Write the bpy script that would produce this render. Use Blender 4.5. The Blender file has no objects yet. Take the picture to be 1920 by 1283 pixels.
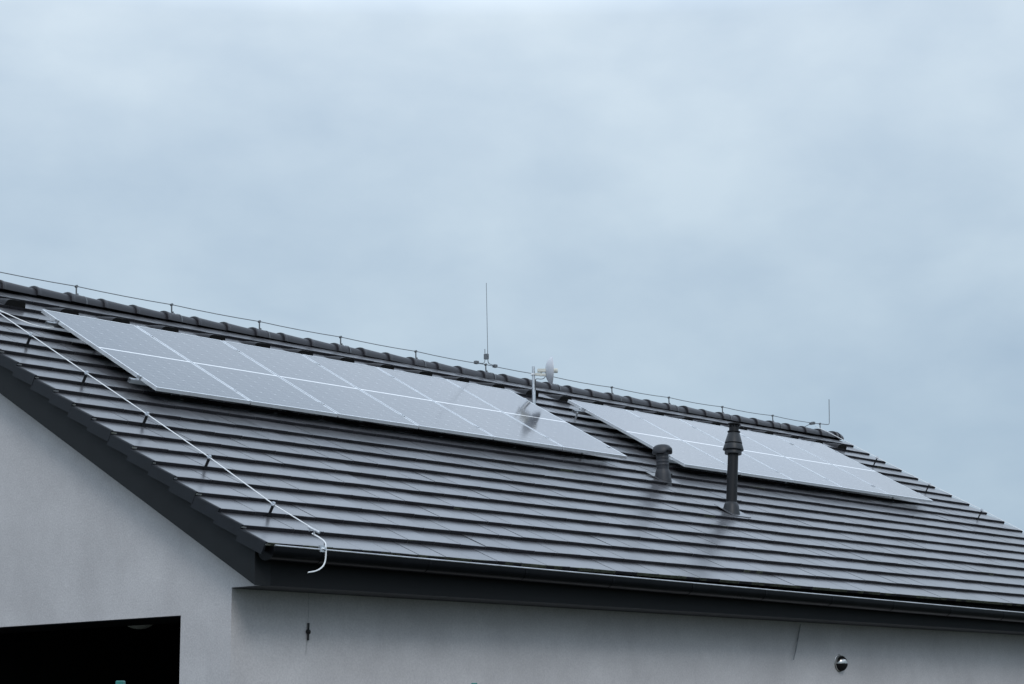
import bpy, bmesh, math, random
from mathutils import Vector, Matrix
random.seed(7)
S = bpy.context.scene
COL = S.collection

# ------------------------------------------------------------------ camera
CAM = Vector((-10.5968, -12.1193, 1.6086))
RIGHT = Vector((0.6700745, -0.74226623, -0.00640315))
UP = Vector((-0.13296514, -0.12851086, 0.9827539))
FWD = Vector((0.73028791, 0.65766693, 0.18480739))
cd = bpy.data.cameras.new('camera'); cam = bpy.data.objects.new('camera', cd); COL.objects.link(cam)
m = Matrix((RIGHT, UP, -FWD)).transposed().to_4x4(); m.translation = CAM
cam.matrix_world = m
cd.sensor_width = 36.0; cd.lens = 3864.5 / 1920 * 36.0
cd.clip_start = 0.1; cd.clip_end = 3000
S.camera = cam

# ------------------------------------------------------------------ world and sun
SUN_EL, SUN_AZ = math.radians(39), math.radians(215)      # compass-like: azimuth from +Y towards +X
W = bpy.data.worlds.new('World'); S.world = W; W.use_nodes = True
nt = W.node_tree; nt.nodes.clear()
def N(t, kind, **kw):
    n = t.nodes.new(kind)
    for k, v in kw.items():
        if k.startswith('i_'): n.inputs[k[2:].replace('_', ' ')].default_value = v
        else: setattr(n, k, v)
    return n
out = N(nt, 'ShaderNodeOutputWorld')
sky = N(nt, 'ShaderNodeTexSky', sky_type='NISHITA', sun_disc=False, sun_elevation=SUN_EL, sun_rotation=SUN_AZ)
bg_sky = N(nt, 'ShaderNodeBackground', i_Strength=0.06)
nt.links.new(sky.outputs[0], bg_sky.inputs['Color'])
tc = N(nt, 'ShaderNodeTexCoord')
sep = N(nt, 'ShaderNodeSeparateXYZ'); nt.links.new(tc.outputs['Generated'], sep.inputs[0])
ramp = N(nt, 'ShaderNodeValToRGB'); nt.links.new(sep.outputs['Z'], ramp.inputs[0])
el = ramp.color_ramp.elements
el[0].position = 0.0; el[0].color = (0.44, 0.565, 0.69, 1)
el[1].position = 1.0; el[1].color = (1.0, 1.10, 1.22, 1)
for p_, c_ in ((0.13, (0.455, 0.585, 0.71)), (0.24, (0.555, 0.685, 0.805)), (0.335, (0.675, 0.80, 0.915)), (0.375, (1.13, 1.32, 1.56)), (0.46, (1.15, 1.34, 1.59)), (0.58, (0.86, 1.06, 1.31))):
    e = el.new(p_); e.color = (*c_, 1)
mp = N(nt, 'ShaderNodeMapping'); mp.inputs['Scale'].default_value = (1.0, 1.0, 1.8)
mp.inputs['Location'].default_value = (0.35, 1.2, 0.4)
nt.links.new(tc.outputs['Generated'], mp.inputs[0])
nz = N(nt, 'ShaderNodeTexNoise', i_Scale=5.2, i_Detail=6.0, i_Roughness=0.47, i_Distortion=0.2)
nt.links.new(mp.outputs[0], nz.inputs['Vector'])
cr = N(nt, 'ShaderNodeValToRGB'); nt.links.new(nz.outputs['Fac'], cr.inputs[0])
cr.color_ramp.elements[0].position = 0.38; cr.color_ramp.elements[0].color = (0.835, 0.865, 0.905, 1)
cr.color_ramp.elements[1].position = 0.66; cr.color_ramp.elements[1].color = (1.12, 1.095, 1.065, 1)
nz2 = N(nt, 'ShaderNodeTexNoise', i_Scale=13.0, i_Detail=5.0, i_Roughness=0.5, i_Distortion=0.1)
nt.links.new(mp.outputs[0], nz2.inputs['Vector'])
avg = N(nt, 'ShaderNodeMath', operation='MULTIPLY_ADD'); nt.links.new(nz2.outputs['Fac'], avg.inputs[0]); avg.inputs[1].default_value = 0.36
sc1 = N(nt, 'ShaderNodeMath', operation='MULTIPLY'); nt.links.new(nz.outputs['Fac'], sc1.inputs[0]); sc1.inputs[1].default_value = 0.70
nt.links.new(sc1.outputs[0], avg.inputs[2]); nt.links.new(avg.outputs[0], cr.inputs[0])
mul = N(nt, 'ShaderNodeMix', data_type='RGBA', blend_type='MULTIPLY'); mul.inputs[0].default_value = 1.0
nt.links.new(ramp.outputs[0], mul.inputs[6]); nt.links.new(cr.outputs[0], mul.inputs[7])
bg_cloud = N(nt, 'ShaderNodeBackground', i_Strength=1.0); nt.links.new(mul.outputs[2], bg_cloud.inputs['Color'])
mixs = N(nt, 'ShaderNodeMixShader'); mixs.inputs[0].default_value = 0.9
nt.links.new(bg_sky.outputs[0], mixs.inputs[1]); nt.links.new(bg_cloud.outputs[0], mixs.inputs[2])
nt.links.new(mixs.outputs[0], out.inputs['Surface'])

sl = bpy.data.lights.new('sun', 'SUN'); sl.energy = 0.95; sl.angle = math.radians(20); sl.color = (1.0, 0.96, 0.92)
so = bpy.data.objects.new('sun', sl); COL.objects.link(so)
sd = Vector((math.sin(SUN_AZ) * math.cos(SUN_EL), math.cos(SUN_AZ) * math.cos(SUN_EL), math.sin(SUN_EL)))
so.rotation_euler = sd.to_track_quat('Z', 'Y').to_euler(); so.location = (-20, -20, 30)
S.view_settings.view_transform = 'Standard'; S.view_settings.look = 'None'
S.view_settings.exposure = 0.0; S.view_settings.gamma = 1.0; S.view_settings.use_curve_mapping = False

# ------------------------------------------------------------------ roof frame of reference
ALPHA = math.radians(28.32564); CA, SA, TA = math.cos(ALPHA), math.sin(ALPHA), math.tan(ALPHA)
Z0 = 3.05; G = 0.323; L = 16.88; YR = 5.735; SR = YR / CA
def RP(x, s, h=0.0): return Vector((x, s * CA - h * SA, Z0 + s * SA + h * CA))
SAG = [(-1, .012), (0, .012), (2, .0), (5, -.018), (8.5, -.034), (12, -.026), (14.5, -.012), (17, .008), (19, .01)]
def sag(x):
    for (a, va), (b, vb) in zip(SAG, SAG[1:]):
        if a <= x <= b: return va + (vb - va) * (x - a) / (b - a)
    return 0.0

# ------------------------------------------------------------------ helpers
def tag(o, label=None, cat=None, group=None, kind=None):
    if label: o['label'] = label
    if cat: o['category'] = cat
    if group: o['group'] = group
    if kind: o['kind'] = kind
    return o
def empty(name, loc=(0, 0, 0), rot=(0, 0, 0)):
    o = bpy.data.objects.new(name, None); o.empty_display_size = 0.2
    o.location = loc; o.rotation_euler = rot; COL.objects.link(o); return o
def link(name, bm, mats, parent=None, smooth=False, keep=False):
    """one mesh object; world-space geometry unless keep (then it is in the parent's space)"""
    me = bpy.data.meshes.new(name)
    bmesh.ops.recalc_face_normals(bm, faces=bm.faces[:])
    bm.to_mesh(me); bm.free()
    for mt in (mats if isinstance(mats, (list, tuple)) else [mats]): me.materials.append(mt)
    if smooth:
        for p in me.polygons: p.use_smooth = True
        me.set_sharp_from_angle(angle=math.radians(38))
    o = bpy.data.objects.new(name, me); COL.objects.link(o)
    if parent:
        o.parent = parent
        if not keep:
            mw = Matrix.LocRotScale(parent.location, parent.rotation_euler, None)
            if parent.parent: mw = Matrix.LocRotScale(parent.parent.location, parent.parent.rotation_euler, None) @ mw
            o.data.transform(mw.inverted())
    return o
def box(bm, x0, x1, y0, y1, z0, z1, f=None, mi=0):
    v = []
    for z in (z0, z1):
        for y in (y0, y1):
            for x in (x0, x1):
                p = (x, y, z); v.append(bm.verts.new(f(*p) if f else p))
    fs = [(0, 1, 3, 2), (4, 6, 7, 5), (0, 4, 5, 1), (2, 3, 7, 6), (0, 2, 6, 4), (1, 5, 7, 3)]
    r = [bm.faces.new([v[i] for i in q]) for q in fs]
    for q in r: q.material_index = mi
    return r
def prism(bm, pts, d):
    """closed polygon of 3D points pushed by vector d"""
    a = [bm.verts.new(p) for p in pts]; b = [bm.verts.new(Vector(p) + Vector(d)) for p in pts]
    bm.faces.new(a); bm.faces.new(b[::-1]); n = len(a)
    for i in range(n): bm.faces.new((a[i], b[i], b[(i + 1) % n], a[(i + 1) % n]))
def tube(bm, pts, r, sides=8, cap=True, mi=0):
    pts = [Vector(p) for p in pts]; n = len(pts)
    rr = r if isinstance(r, (list, tuple)) else [r] * n
    t0 = (pts[1] - pts[0]).normalized()
    u = t0.orthogonal().normalized(); rings = []
    for i in range(n):
        t = ((pts[i] - pts[i - 1]).normalized() if i else t0)
        if 0 < i < n - 1: t = (t + (pts[i + 1] - pts[i]).normalized()).normalized()
        u = (u - t * u.dot(t)).normalized(); w = t.cross(u)
        rings.append([bm.verts.new(pts[i] + rr[i] * (math.cos(2 * math.pi * k / sides) * u + math.sin(2 * math.pi * k / sides) * w)) for k in range(sides)])
    for a, b in zip(rings, rings[1:]):
        for k in range(sides):
            f = bm.faces.new((a[k], a[(k + 1) % sides], b[(k + 1) % sides], b[k])); f.material_index = mi
    if cap:
        bm.faces.new(rings[0][::-1]).material_index = mi; bm.faces.new(rings[-1]).material_index = mi
def smoothpath(pts, n=6):
    """Catmull-Rom through the points"""
    P = [Vector(p) for p in pts]; Q = []
    P = [P[0] * 2 - P[1]] + P + [P[-1] * 2 - P[-2]]
    for i in range(1, len(P) - 2):
        a, b, c, d = P[i - 1:i + 3]
        for k in range(n):
            t = k / n
            Q.append(0.5 * ((2 * b) + (c - a) * t + (2 * a - 5 * b + 4 * c - d) * t * t + (3 * b - a - 3 * c + d) * t ** 3))
    Q.append(P[-2]); return Q
def lathe(bm, prof, base, axis=(0, 0, 1), sides=28, cap0=True, cap1=True, mi=0, mod=None):
    """prof: (radius, distance along axis)"""
    ax = Vector(axis).normalized(); u = ax.orthogonal().normalized(); w = ax.cross(u); base = Vector(base); rings = []
    for r, t in prof:
        ring = []
        for k in range(sides):
            a = 2 * math.pi * k / sides; dt = mod(a, r, t) if mod else 0
            ring.append(bm.verts.new(base + ax * (t + dt) + r * (math.cos(a) * u + math.sin(a) * w)))
        rings.append(ring)
    for a, b in zip(rings, rings[1:]):
        for k in range(sides):
            bm.faces.new((a[k], a[(k + 1) % sides], b[(k + 1) % sides], b[k])).material_index = mi
    if cap0: bm.faces.new(rings[0][::-1]).material_index = mi
    if cap1: bm.faces.new(rings[-1]).material_index = mi
def dup(root, loc, label):
    r = root.copy(); COL.objects.link(r); r.location = loc; r['label'] = label
    for ch in list(root.children):
        c = ch.copy(); COL.objects.link(c); c.parent = r
        for g in list(ch.children):
            d = g.copy(); COL.objects.link(d); d.parent = c
    return r
ORD = ['first', 'second', 'third', 'fourth', 'fifth', 'sixth', 'seventh', 'eighth', 'ninth', 'tenth', 'eleventh', 'twelfth']

# ------------------------------------------------------------------ materials
def mat(name, col=(0.5, 0.5, 0.5), rough=0.5, metal=0.0, ior=1.5, noise=None, bump=None, spec=0.5):
    mt = bpy.data.materials.new(name); mt.use_nodes = True; t = mt.node_tree; b = t.nodes['Principled BSDF']
    b.inputs['Base Color'].default_value = (*col, 1); b.inputs['Roughness'].default_value = rough
    b.inputs['Metallic'].default_value = metal; b.inputs['IOR'].default_value = ior
    b.inputs['Specular IOR Level'].default_value = spec
    tcn = N(t, 'ShaderNodeTexCoord')
    if noise:
        sc, amt = noise
        n1 = N(t, 'ShaderNodeTexNoise', i_Scale=sc, i_Detail=6.0, i_Roughness=0.6); t.links.new(tcn.outputs['Object'], n1.inputs['Vector'])
        r1 = N(t, 'ShaderNodeValToRGB'); t.links.new(n1.outputs['Fac'], r1.inputs[0])
        r1.color_ramp.elements[0].position = 0.3; r1.color_ramp.elements[1].position = 0.7
        r1.color_ramp.elements[0].color = tuple(c * (1 - amt) for c in col) + (1,)
        r1.color_ramp.elements[1].color = tuple(min(1, c * (1 + amt)) for c in col) + (1,)
        t.links.new(r1.outputs[0], b.inputs['Base Color'])
        mr = N(t, 'ShaderNodeMapRange'); mr.inputs['To Min'].default_value = max(0.02, rough - 0.08); mr.inputs['To Max'].default_value = rough + 0.1
        t.links.new(n1.outputs['Fac'], mr.inputs[0]); t.links.new(mr.outputs[0], b.inputs['Roughness'])
    if bump:
        sc, st, ds = bump
        n2 = N(t, 'ShaderNodeTexNoise', i_Scale=sc, i_Detail=4.0, i_Roughness=0.65); t.links.new(tcn.outputs['Object'], n2.inputs['Vector'])
        bn = N(t, 'ShaderNodeBump', i_Strength=st, i_Distance=ds)
        t.links.new(n2.outputs['Fac'], bn.inputs['Height']); t.links.new(bn.outputs[0], b.inputs['Normal'])
    return mt
M_alu = mat('aluminium', (0.66, 0.68, 0.70), 0.34, 1.0, noise=(9, 0.08))
M_frame = mat('anodised frame', (0.86, 0.88, 0.90), 0.33, 0.8, noise=(5, 0.06))
M_galv = mat('galvanised steel', (0.60, 0.63, 0.66), 0.38, 0.85, noise=(30, 0.2))
M_zinc = mat('dull zinc', (0.17, 0.18, 0.19), 0.5, 0.55, noise=(40, 0.2))
M_wire = mat('bright aluminium wire', (0.86, 0.87, 0.87), 0.4, 0.35, noise=(25, 0.06))
M_wdark = mat('weathered wire', (0.22, 0.235, 0.25), 0.5, 0.5, noise=(25, 0.1))
M_plastic = mat('dark grey plastic', (0.009, 0.010, 0.012), 0.5, noise=(14, 0.18), bump=(60, 0.05, 0.004), spec=0.25)
M_hood = mat('grey pipe plastic', (0.027, 0.029, 0.035), 0.5, noise=(18, 0.2), bump=(70, 0.06, 0.004), spec=0.4)
M_flue = mat('flue cowl grey', (0.021, 0.024, 0.028), 0.45, noise=(16, 0.15), spec=0.35)
M_board = mat('charcoal board', (0.012, 0.0138, 0.0155), 0.65, noise=(3.5, 0.22), bump=(40, 0.06, 0.004), spec=0.25)
M_fascia = mat('fascia eave shade', (0.007, 0.008, 0.009), 0.6, noise=(3.5, 0.25), bump=(40, 0.06, 0.004), spec=0.2)  # board colour darkened, shade under the eaves put into it
M_gutter = mat('gutter anthracite', (0.0035, 0.004, 0.005), 0.30, noise=(4, 0.3), spec=0.10)
M_lip = mat('gutter lip glint', (0.55, 0.56, 0.58), 0.3, 0.6, noise=(6, 0.25))  # pale colour paints the sky glint along the gutter lip
M_soffit = mat('soffit dark', (0.014, 0.014, 0.017), 0.6, noise=(6, 0.2))
M_porch = mat('porch recess shade', (0.007, 0.007, 0.009), 0.75, noise=(3, 0.25), spec=0.1)  # near-black lining, darkness of the recess put into the colour
M_white = mat('white dish paint', (0.54, 0.56, 0.60), 0.35, noise=(8, 0.05))
M_cream = mat('cream plastic', (0.62, 0.62, 0.56), 0.45, noise=(20, 0.08))
M_black = mat('black rubber', (0.012, 0.012, 0.013), 0.55, noise=(20, 0.2))
M_vent_black = mat('vent mesh and dome black', (0.010, 0.010, 0.010), 0.8, noise=(90, 0.5), bump=(220, 0.5, 0.01), spec=0.2)
M_chrome = mat('polished steel', (0.50, 0.49, 0.47), 0.20, 1.0, noise=(12, 0.05))
M_opal = mat('opal lamp glass', (0.72, 0.71, 0.68), 0.35, noise=(6, 0.04))
M_teal = mat('green coated steel', (0.010, 0.075, 0.068), 0.35, noise=(14, 0.12))
M_tealcap = mat('green plastic cap', (0.022, 0.16, 0.145), 0.4, noise=(14, 0.12))
M_grass = mat('grass ground', (0.035, 0.042, 0.03), 0.9, noise=(1.2, 0.5), bump=(30, 0.5, 0.05))
M_light_block = mat('roof underlay', (0.012, 0.012, 0.013), 0.8, noise=(4, 0.2))

def make_wall():
    mt = bpy.data.materials.new('light grey render'); mt.use_nodes = True; t = mt.node_tree; b = t.nodes['Principled BSDF']
    b.inputs['Roughness'].default_value = 0.9; b.inputs['Specular IOR Level'].default_value = 0.2
    g = N(t, 'ShaderNodeTexCoord')
    n1 = N(t, 'ShaderNodeTexNoise', i_Scale=1.5, i_Detail=6.0, i_Roughness=0.65); t.links.new(g.outputs['Object'], n1.inputs['Vector'])
    r1 = N(t, 'ShaderNodeValToRGB'); t.links.new(n1.outputs['Fac'], r1.inputs[0])
    r1.color_ramp.elements[0].position = 0.32; r1.color_ramp.elements[0].color = (0.51, 0.492, 0.490, 1)
    r1.color_ramp.elements[1].position = 0.70; r1.color_ramp.elements[1].color = (0.618, 0.598, 0.594, 1)
    n2 = N(t, 'ShaderNodeTexNoise', i_Scale=55.0, i_Detail=3.0, i_Roughness=0.7); t.links.new(g.outputs['Object'], n2.inputs['Vector'])
    r2 = N(t, 'ShaderNodeValToRGB'); t.links.new(n2.outputs['Fac'], r2.inputs[0])
    r2.color_ramp.elements[0].position = 0.3; r2.color_ramp.elements[0].color = (0.86, 0.86, 0.87, 1)
    r2.color_ramp.elements[1].position = 0.7; r2.color_ramp.elements[1].color = (1.06, 1.06, 1.06, 1)
    mx = N(t, 'ShaderNodeMix', data_type='RGBA', blend_type='MULTIPLY'); mx.inputs[0].default_value = 1
    t.links.new(r1.outputs[0], mx.inputs[6]); t.links.new(r2.outputs[0], mx.inputs[7])
    # the dirty drip run below the wall bolt
    sp = N(t, 'ShaderNodeSeparateXYZ'); t.links.new(g.outputs['Object'], sp.inputs[0])
    def rng(src, a, b_, lo, hi):
        q = N(t, 'ShaderNodeMapRange'); q.interpolation_type = 'SMOOTHSTEP'
        q.inputs['From Min'].default_value = a; q.inputs['From Max'].default_value = b_; q.inputs['To Min'].default_value = lo; q.inputs['To Max'].default_value = hi
        t.links.new(src, q.inputs[0]); return q.outputs[0]
    ab = N(t, 'ShaderNodeMath', operation='MULTIPLY_ADD'); t.links.new(sp.outputs['Z'], ab.inputs[0]); ab.inputs[1].default_value = -0.09; ab.inputs[2].default_value = 0.212
    xx = N(t, 'ShaderNodeMath', operation='ADD'); t.links.new(sp.outputs['X'], xx.inputs[0]); t.links.new(ab.outputs[0], xx.inputs[1])
    df = N(t, 'ShaderNodeMath', operation='SUBTRACT'); t.links.new(xx.outputs[0], df.inputs[0]); df.inputs[1].default_value = 1.037 - 8.4
    aa = N(t, 'ShaderNodeMath', operation='ABSOLUTE'); t.links.new(df.outputs[0], aa.inputs[0])
    k1 = rng(aa.outputs[0], 0.002, 0.014, 1, 0); k2 = rng(sp.outputs['Z'], 2.19, 2.26, 0, 1); k3 = rng(sp.outputs['Z'], 2.35, 2.37, 1, 0); k4 = rng(sp.outputs['Y'], 0.45, 0.56, 1, 0.0)
    cur = k1
    for k in (k2, k3):
        mm = N(t, 'ShaderNodeMath', operation='MULTIPLY'); t.links.new(cur, mm.inputs[0]); t.links.new(k, mm.inputs[1]); cur = mm.outputs[0]
    mm = N(t, 'ShaderNodeMath', operation='MULTIPLY'); t.links.new(cur, mm.inputs[0]); mm.inputs[1].default_value = 0.32
    st = N(t, 'ShaderNodeMix', data_type='RGBA'); t.links.new(mm.outputs[0], st.inputs[0]); t.links.new(mx.outputs[2], st.inputs[6]); st.inputs[7].default_value = (0.12, 0.12, 0.12, 1)
    t.links.new(st.outputs[2], b.inputs['Base Color'])
    bn = N(t, 'ShaderNodeBump', i_Strength=0.35, i_Distance=0.006); t.links.new(n2.outputs['Fac'], bn.inputs['Height']); t.links.new(bn.outputs[0], b.inputs['Normal'])
    return mt
M_wall = make_wall()

def make_tile():
    mt = bpy.data.materials.new('concrete roof tile'); mt.use_nodes = True; t = mt.node_tree; b = t.nodes['Principled BSDF']
    b.inputs['IOR'].default_value = 3.2
    g = N(t, 'ShaderNodeTexCoord')
    at = N(t, 'ShaderNodeAttribute', attribute_name='tint'); mo = N(t, 'ShaderNodeAttribute', attribute_name='moss')
    mp1 = N(t, 'ShaderNodeMapping'); mp1.inputs['Scale'].default_value = (4.0, 0.7, 0.7); t.links.new(g.outputs['Object'], mp1.inputs[0])
    n1 = N(t, 'ShaderNodeTexNoise', i_Scale=2.2, i_Detail=6.0, i_Roughness=0.62); t.links.new(mp1.outputs[0], n1.inputs['Vector'])
    r1 = N(t, 'ShaderNodeValToRGB'); t.links.new(n1.outputs['Fac'], r1.inputs[0])
    r1.color_ramp.elements[0].position = 0.3; r1.color_ramp.elements[0].color = (0.046, 0.048, 0.056, 1)
    r1.color_ramp.elements[1].position = 0.72; r1.color_ramp.elements[1].color = (0.066, 0.068, 0.076, 1)
    mv = N(t, 'ShaderNodeMapRange'); mv.inputs['To Min'].default_value = 0.72; mv.inputs['To Max'].default_value = 1.3; t.links.new(at.outputs['Fac'], mv.inputs[0])
    mx = N(t, 'ShaderNodeMix', data_type='RGBA', blend_type='MULTIPLY'); mx.inputs[0].default_value = 1
    t.links.new(r1.outputs[0], mx.inputs[6]); t.links.new(mv.outputs[0], mx.inputs[7])
    n3 = N(t, 'ShaderNodeTexNoise', i_Scale=26.0, i_Detail=4.0); t.links.new(g.outputs['Object'], n3.inputs['Vector'])
    r3 = N(t, 'ShaderNodeValToRGB'); t.links.new(n3.outputs['Fac'], r3.inputs[0]); r3.color_ramp.elements[0].position = 0.42; r3.color_ramp.elements[1].position = 0.62
    mm = N(t, 'ShaderNodeMath', operation='MULTIPLY'); t.links.new(r3.outputs[0], mm.inputs[0]); t.links.new(mo.outputs['Fac'], mm.inputs[1])
    ms = N(t, 'ShaderNodeMix', data_type='RGBA'); t.links.new(mm.outputs[0], ms.inputs[0]); t.links.new(mx.outputs[2], ms.inputs[6]); ms.inputs[7].default_value = (0.06, 0.068, 0.035, 1)
    t.links.new(ms.outputs[2], b.inputs['Base Color'])
    rr = N(t, 'ShaderNodeMapRange'); rr.inputs['To Min'].default_value = 0.27; rr.inputs['To Max'].default_value = 0.34; t.links.new(n1.outputs['Fac'], rr.inputs[0])
    ra = N(t, 'ShaderNodeMath', operation='MULTIPLY_ADD'); t.links.new(mm.outputs[0], ra.inputs[0]); ra.inputs[1].default_value = 0.4; t.links.new(rr.outputs[0], ra.inputs[2])
    t.links.new(ra.outputs[0], b.inputs['Roughness'])
    n4 = N(t, 'ShaderNodeTexNoise', i_Scale=70.0, i_Detail=4.0, i_Roughness=0.7); t.links.new(g.outputs['Object'], n4.inputs['Vector'])
    bn = N(t, 'ShaderNodeBump', i_Strength=0.004, i_Distance=0.001); t.links.new(n4.outputs['Fac'], bn.inputs['Height']); t.links.new(bn.outputs[0], b.inputs['Normal'])
    return mt
M_tile = make_tile()
M_front_shade = mat('tile front shade', (0.020, 0.020, 0.024), 0.75, noise=(30, 0.35), bump=(90, 0.2, 0.004), spec=0.15)  # darker tile colour for the course fronts, their shade painted in
M_moss = mat('mossy tile edge', (0.062, 0.068, 0.050), 0.9, noise=(28, 0.55), bump=(60, 0.4, 0.006), spec=0.1)
M_verge = mat('verge tile', (0.012, 0.014, 0.018), 0.55, noise=(7, 0.25), bump=(60, 0.06, 0.004), spec=0.25)
M_vent = mat('vent tile', (0.020, 0.021, 0.025), 0.5, noise=(7, 0.25), bump=(60, 0.06, 0.004), spec=0.3)
M_ridge = mat('ridge tile', (0.021, 0.021, 0.026), 0.42, noise=(6, 0.25), bump=(60, 0.08, 0.004))

PW, PH = 1.134, 2.099           # panel
def make_cells():
    mt = bpy.data.materials.new('solar cells under glass'); mt.use_nodes = True; t = mt.node_tree; b = t.nodes['Principled BSDF']
    g = N(t, 'ShaderNodeTexCoord'); sp = N(t, 'ShaderNodeSeparateXYZ'); t.links.new(g.outputs['Object'], sp.inputs[0])
    def mth(op, a, b_=None, c=None):
        q = N(t, 'ShaderNodeMath', operation=op)
        for i, v in enumerate((a, b_, c)):
            if v is None: continue
            if isinstance(v, (int, float)): q.inputs[i].default_value = v
            else: t.links.new(v, q.inputs[i])
        return q.outputs[0]
    mx_, my_ = 0.021, 0.022; cw = (PW - 2 * mx_) / 6; ch = (PH - 2 * my_ - 0.024) / 24
    xs = mth('SUBTRACT', sp.outputs['X'], mx_)
    yc = mth('ABSOLUTE', mth('SUBTRACT', sp.outputs['Y'], PH / 2))
    ys = mth('SUBTRACT', yc, 0.012)
    def edge(v, size):                      # distance to the nearest grid line
        fr = mth('FRACT', mth('DIVIDE', v, size)); return mth('MULTIPLY', mth('MINIMUM', fr, mth('SUBTRACT', 1.0, fr)), size)
    ex, ey = edge(xs, cw), edge(ys, ch); ey2 = edge(ys, ch * 2)
    lines = mth('LESS_THAN', mth('MINIMUM', ex, ey), 0.0010)
    dia = mth('LESS_THAN', mth('ADD', ex, ey2), 0.0135)
    mid = mth('LESS_THAN', yc, 0.0125)
    outx = mth('MAXIMUM', mth('LESS_THAN', sp.outputs['X'], mx_), mth('GREATER_THAN', sp.outputs['X'], PW - mx_))
    outy = mth('GREATER_THAN', yc, PH / 2 - my_)
    white = mth('MAXIMUM', mth('MAXIMUM', lines, dia), mth('MAXIMUM', mid, mth('MAXIMUM', outx, outy)))
    bus = mth('LESS_THAN', edge(xs, cw / 10), 0.0005)
    n1 = N(t, 'ShaderNodeTexNoise', i_Scale=1.7, i_Detail=3.0); oi = N(t, 'ShaderNodeObjectInfo'); 
    ad = N(t, 'ShaderNodeVectorMath', operation='ADD'); t.links.new(g.outputs['Object'], ad.inputs[0]); t.links.new(oi.outputs['Location'], ad.inputs[1]); t.links.new(ad.outputs[0], n1.inputs['Vector'])
    c0 = N(t, 'ShaderNodeMix', data_type='RGBA'); t.links.new(bus, c0.inputs[0]); c0.inputs[6].default_value = (0.010, 0.011, 0.016, 1); c0.inputs[7].default_value = (0.05, 0.05, 0.055, 1)
    c1 = N(t, 'ShaderNodeMix', data_type='RGBA'); t.links.new(white, c1.inputs[0]); t.links.new(c0.outputs[2], c1.inputs[6]); c1.inputs[7].default_value = (0.30, 0.31, 0.32, 1)
    c2 = N(t, 'ShaderNodeMix', data_type='RGBA'); t.links.new(mid, c2.inputs[0]); t.links.new(c1.outputs[2], c2.inputs[6]); c2.inputs[7].default_value = (0.86, 0.87, 0.88, 1)
    t.links.new(c2.outputs[2], b.inputs['Base Color'])
    b.inputs['IOR'].default_value = 2.6
    rg = N(t, 'ShaderNodeMapRange'); rg.inputs['To Min'].default_value = 0.09; rg.inputs['To Max'].default_value = 0.14; t.links.new(n1.outputs['Fac'], rg.inputs[0]); t.links.new(rg.outputs[0], b.inputs['Roughness'])
    return mt
M_cells = make_cells()

# ------------------------------------------------------------------ ground
bm = bmesh.new(); R_ = 900.0
vs = [bm.verts.new((R_ * math.cos(a * math.pi / 24), R_ * math.sin(a * math.pi / 24), 0)) for a in range(48)]; bm.faces.new(vs)
tag(link('ground', bm, M_grass), 'dark green lawn around the house', kind='structure')

# ------------------------------------------------------------------ house
house = tag(empty('house', (8.4, 5.7, 0)), 'light grey rendered house with dark tiled gable roof and solar panels', 'house')
XW, YW, ZS = 0.22, 0.660, 2.742
YB = 2 * YR
def gable(bm, x0, dx, opening):
    zt = lambda y: Z0 + y * TA - 0.10
    pts = [(YW, 0)]
    if opening: pts += [(1.294, 0), (1.294, 2.546), (5.4, 2.546), (5.4, 0)]
    pts += [(YB - YW, 0), (YB - YW, ZS), (YB - 0.215, ZS), (YB - 0.215, zt(0.215)), (YR, zt(YR)), (0.215, zt(0.215)), (0.215, ZS), (YW, ZS)]
    prism(bm, [(x0, y, z) for y, z in pts], (dx, 0, 0))
bm = bmesh.new()
gable(bm, XW, 0.30, True); gable(bm, L - XW, -0.30, False)
box(bm, XW + 0.30, L - XW - 0.30, YW, YW + 0.3, 0, ZS + 0.03)
box(bm, XW + 0.30, L - XW - 0.30, YB - YW - 0.3, YB - YW, 0, ZS + 0.03)
link('wall', bm, M_wall, house)
# porch recess behind the gable opening
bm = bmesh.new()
box(bm, XW + 0.004, 0.86, 1.297, 5.397, 2.538, 2.5445)            # dark sheet under the lintel, shade put into its colour
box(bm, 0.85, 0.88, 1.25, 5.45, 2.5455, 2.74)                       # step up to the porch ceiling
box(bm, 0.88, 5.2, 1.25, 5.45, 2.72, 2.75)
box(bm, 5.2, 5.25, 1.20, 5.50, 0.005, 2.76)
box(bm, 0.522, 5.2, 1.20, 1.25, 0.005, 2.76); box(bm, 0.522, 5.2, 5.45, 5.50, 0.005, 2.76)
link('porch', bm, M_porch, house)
# barge boards
def barge(x0, dx):
    bm = bmesh.new(); lo = lambda y: Z0 + y * TA - 0.372 / CA; hi = lambda y: Z0 + y * TA - 0.060 / CA
    for sgn in (0, 1):
        q = [(0.19, lo(0.19)), (YR, lo(YR)), (YR, hi(YR)), (0.19, hi(0.19))]
        prism(bm, [(x0, (YB - y if sgn else y), z) for y, z in q], (dx, 0, 0))
    return link('barge_board', bm, M_board, house)
barge(0.052, 0.1655); barge(L - 0.052, -0.1655)
for sgn in (0, 1):
    f = (lambda x, y, z: (x, YB - y, z)) if sgn else None
    bm = bmesh.new(); box(bm, 0.2185, L - 0.2185, 0.1905, 0.212, 2.733, 3.02, f); link('fascia', bm, M_fascia, house)
    bm = bmesh.new(); box(bm, XW + 0.003, L - XW - 0.003, 0.2125, YW - 0.002, 2.734, 2.7405, f); link('soffit', bm, M_soffit, house)

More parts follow.
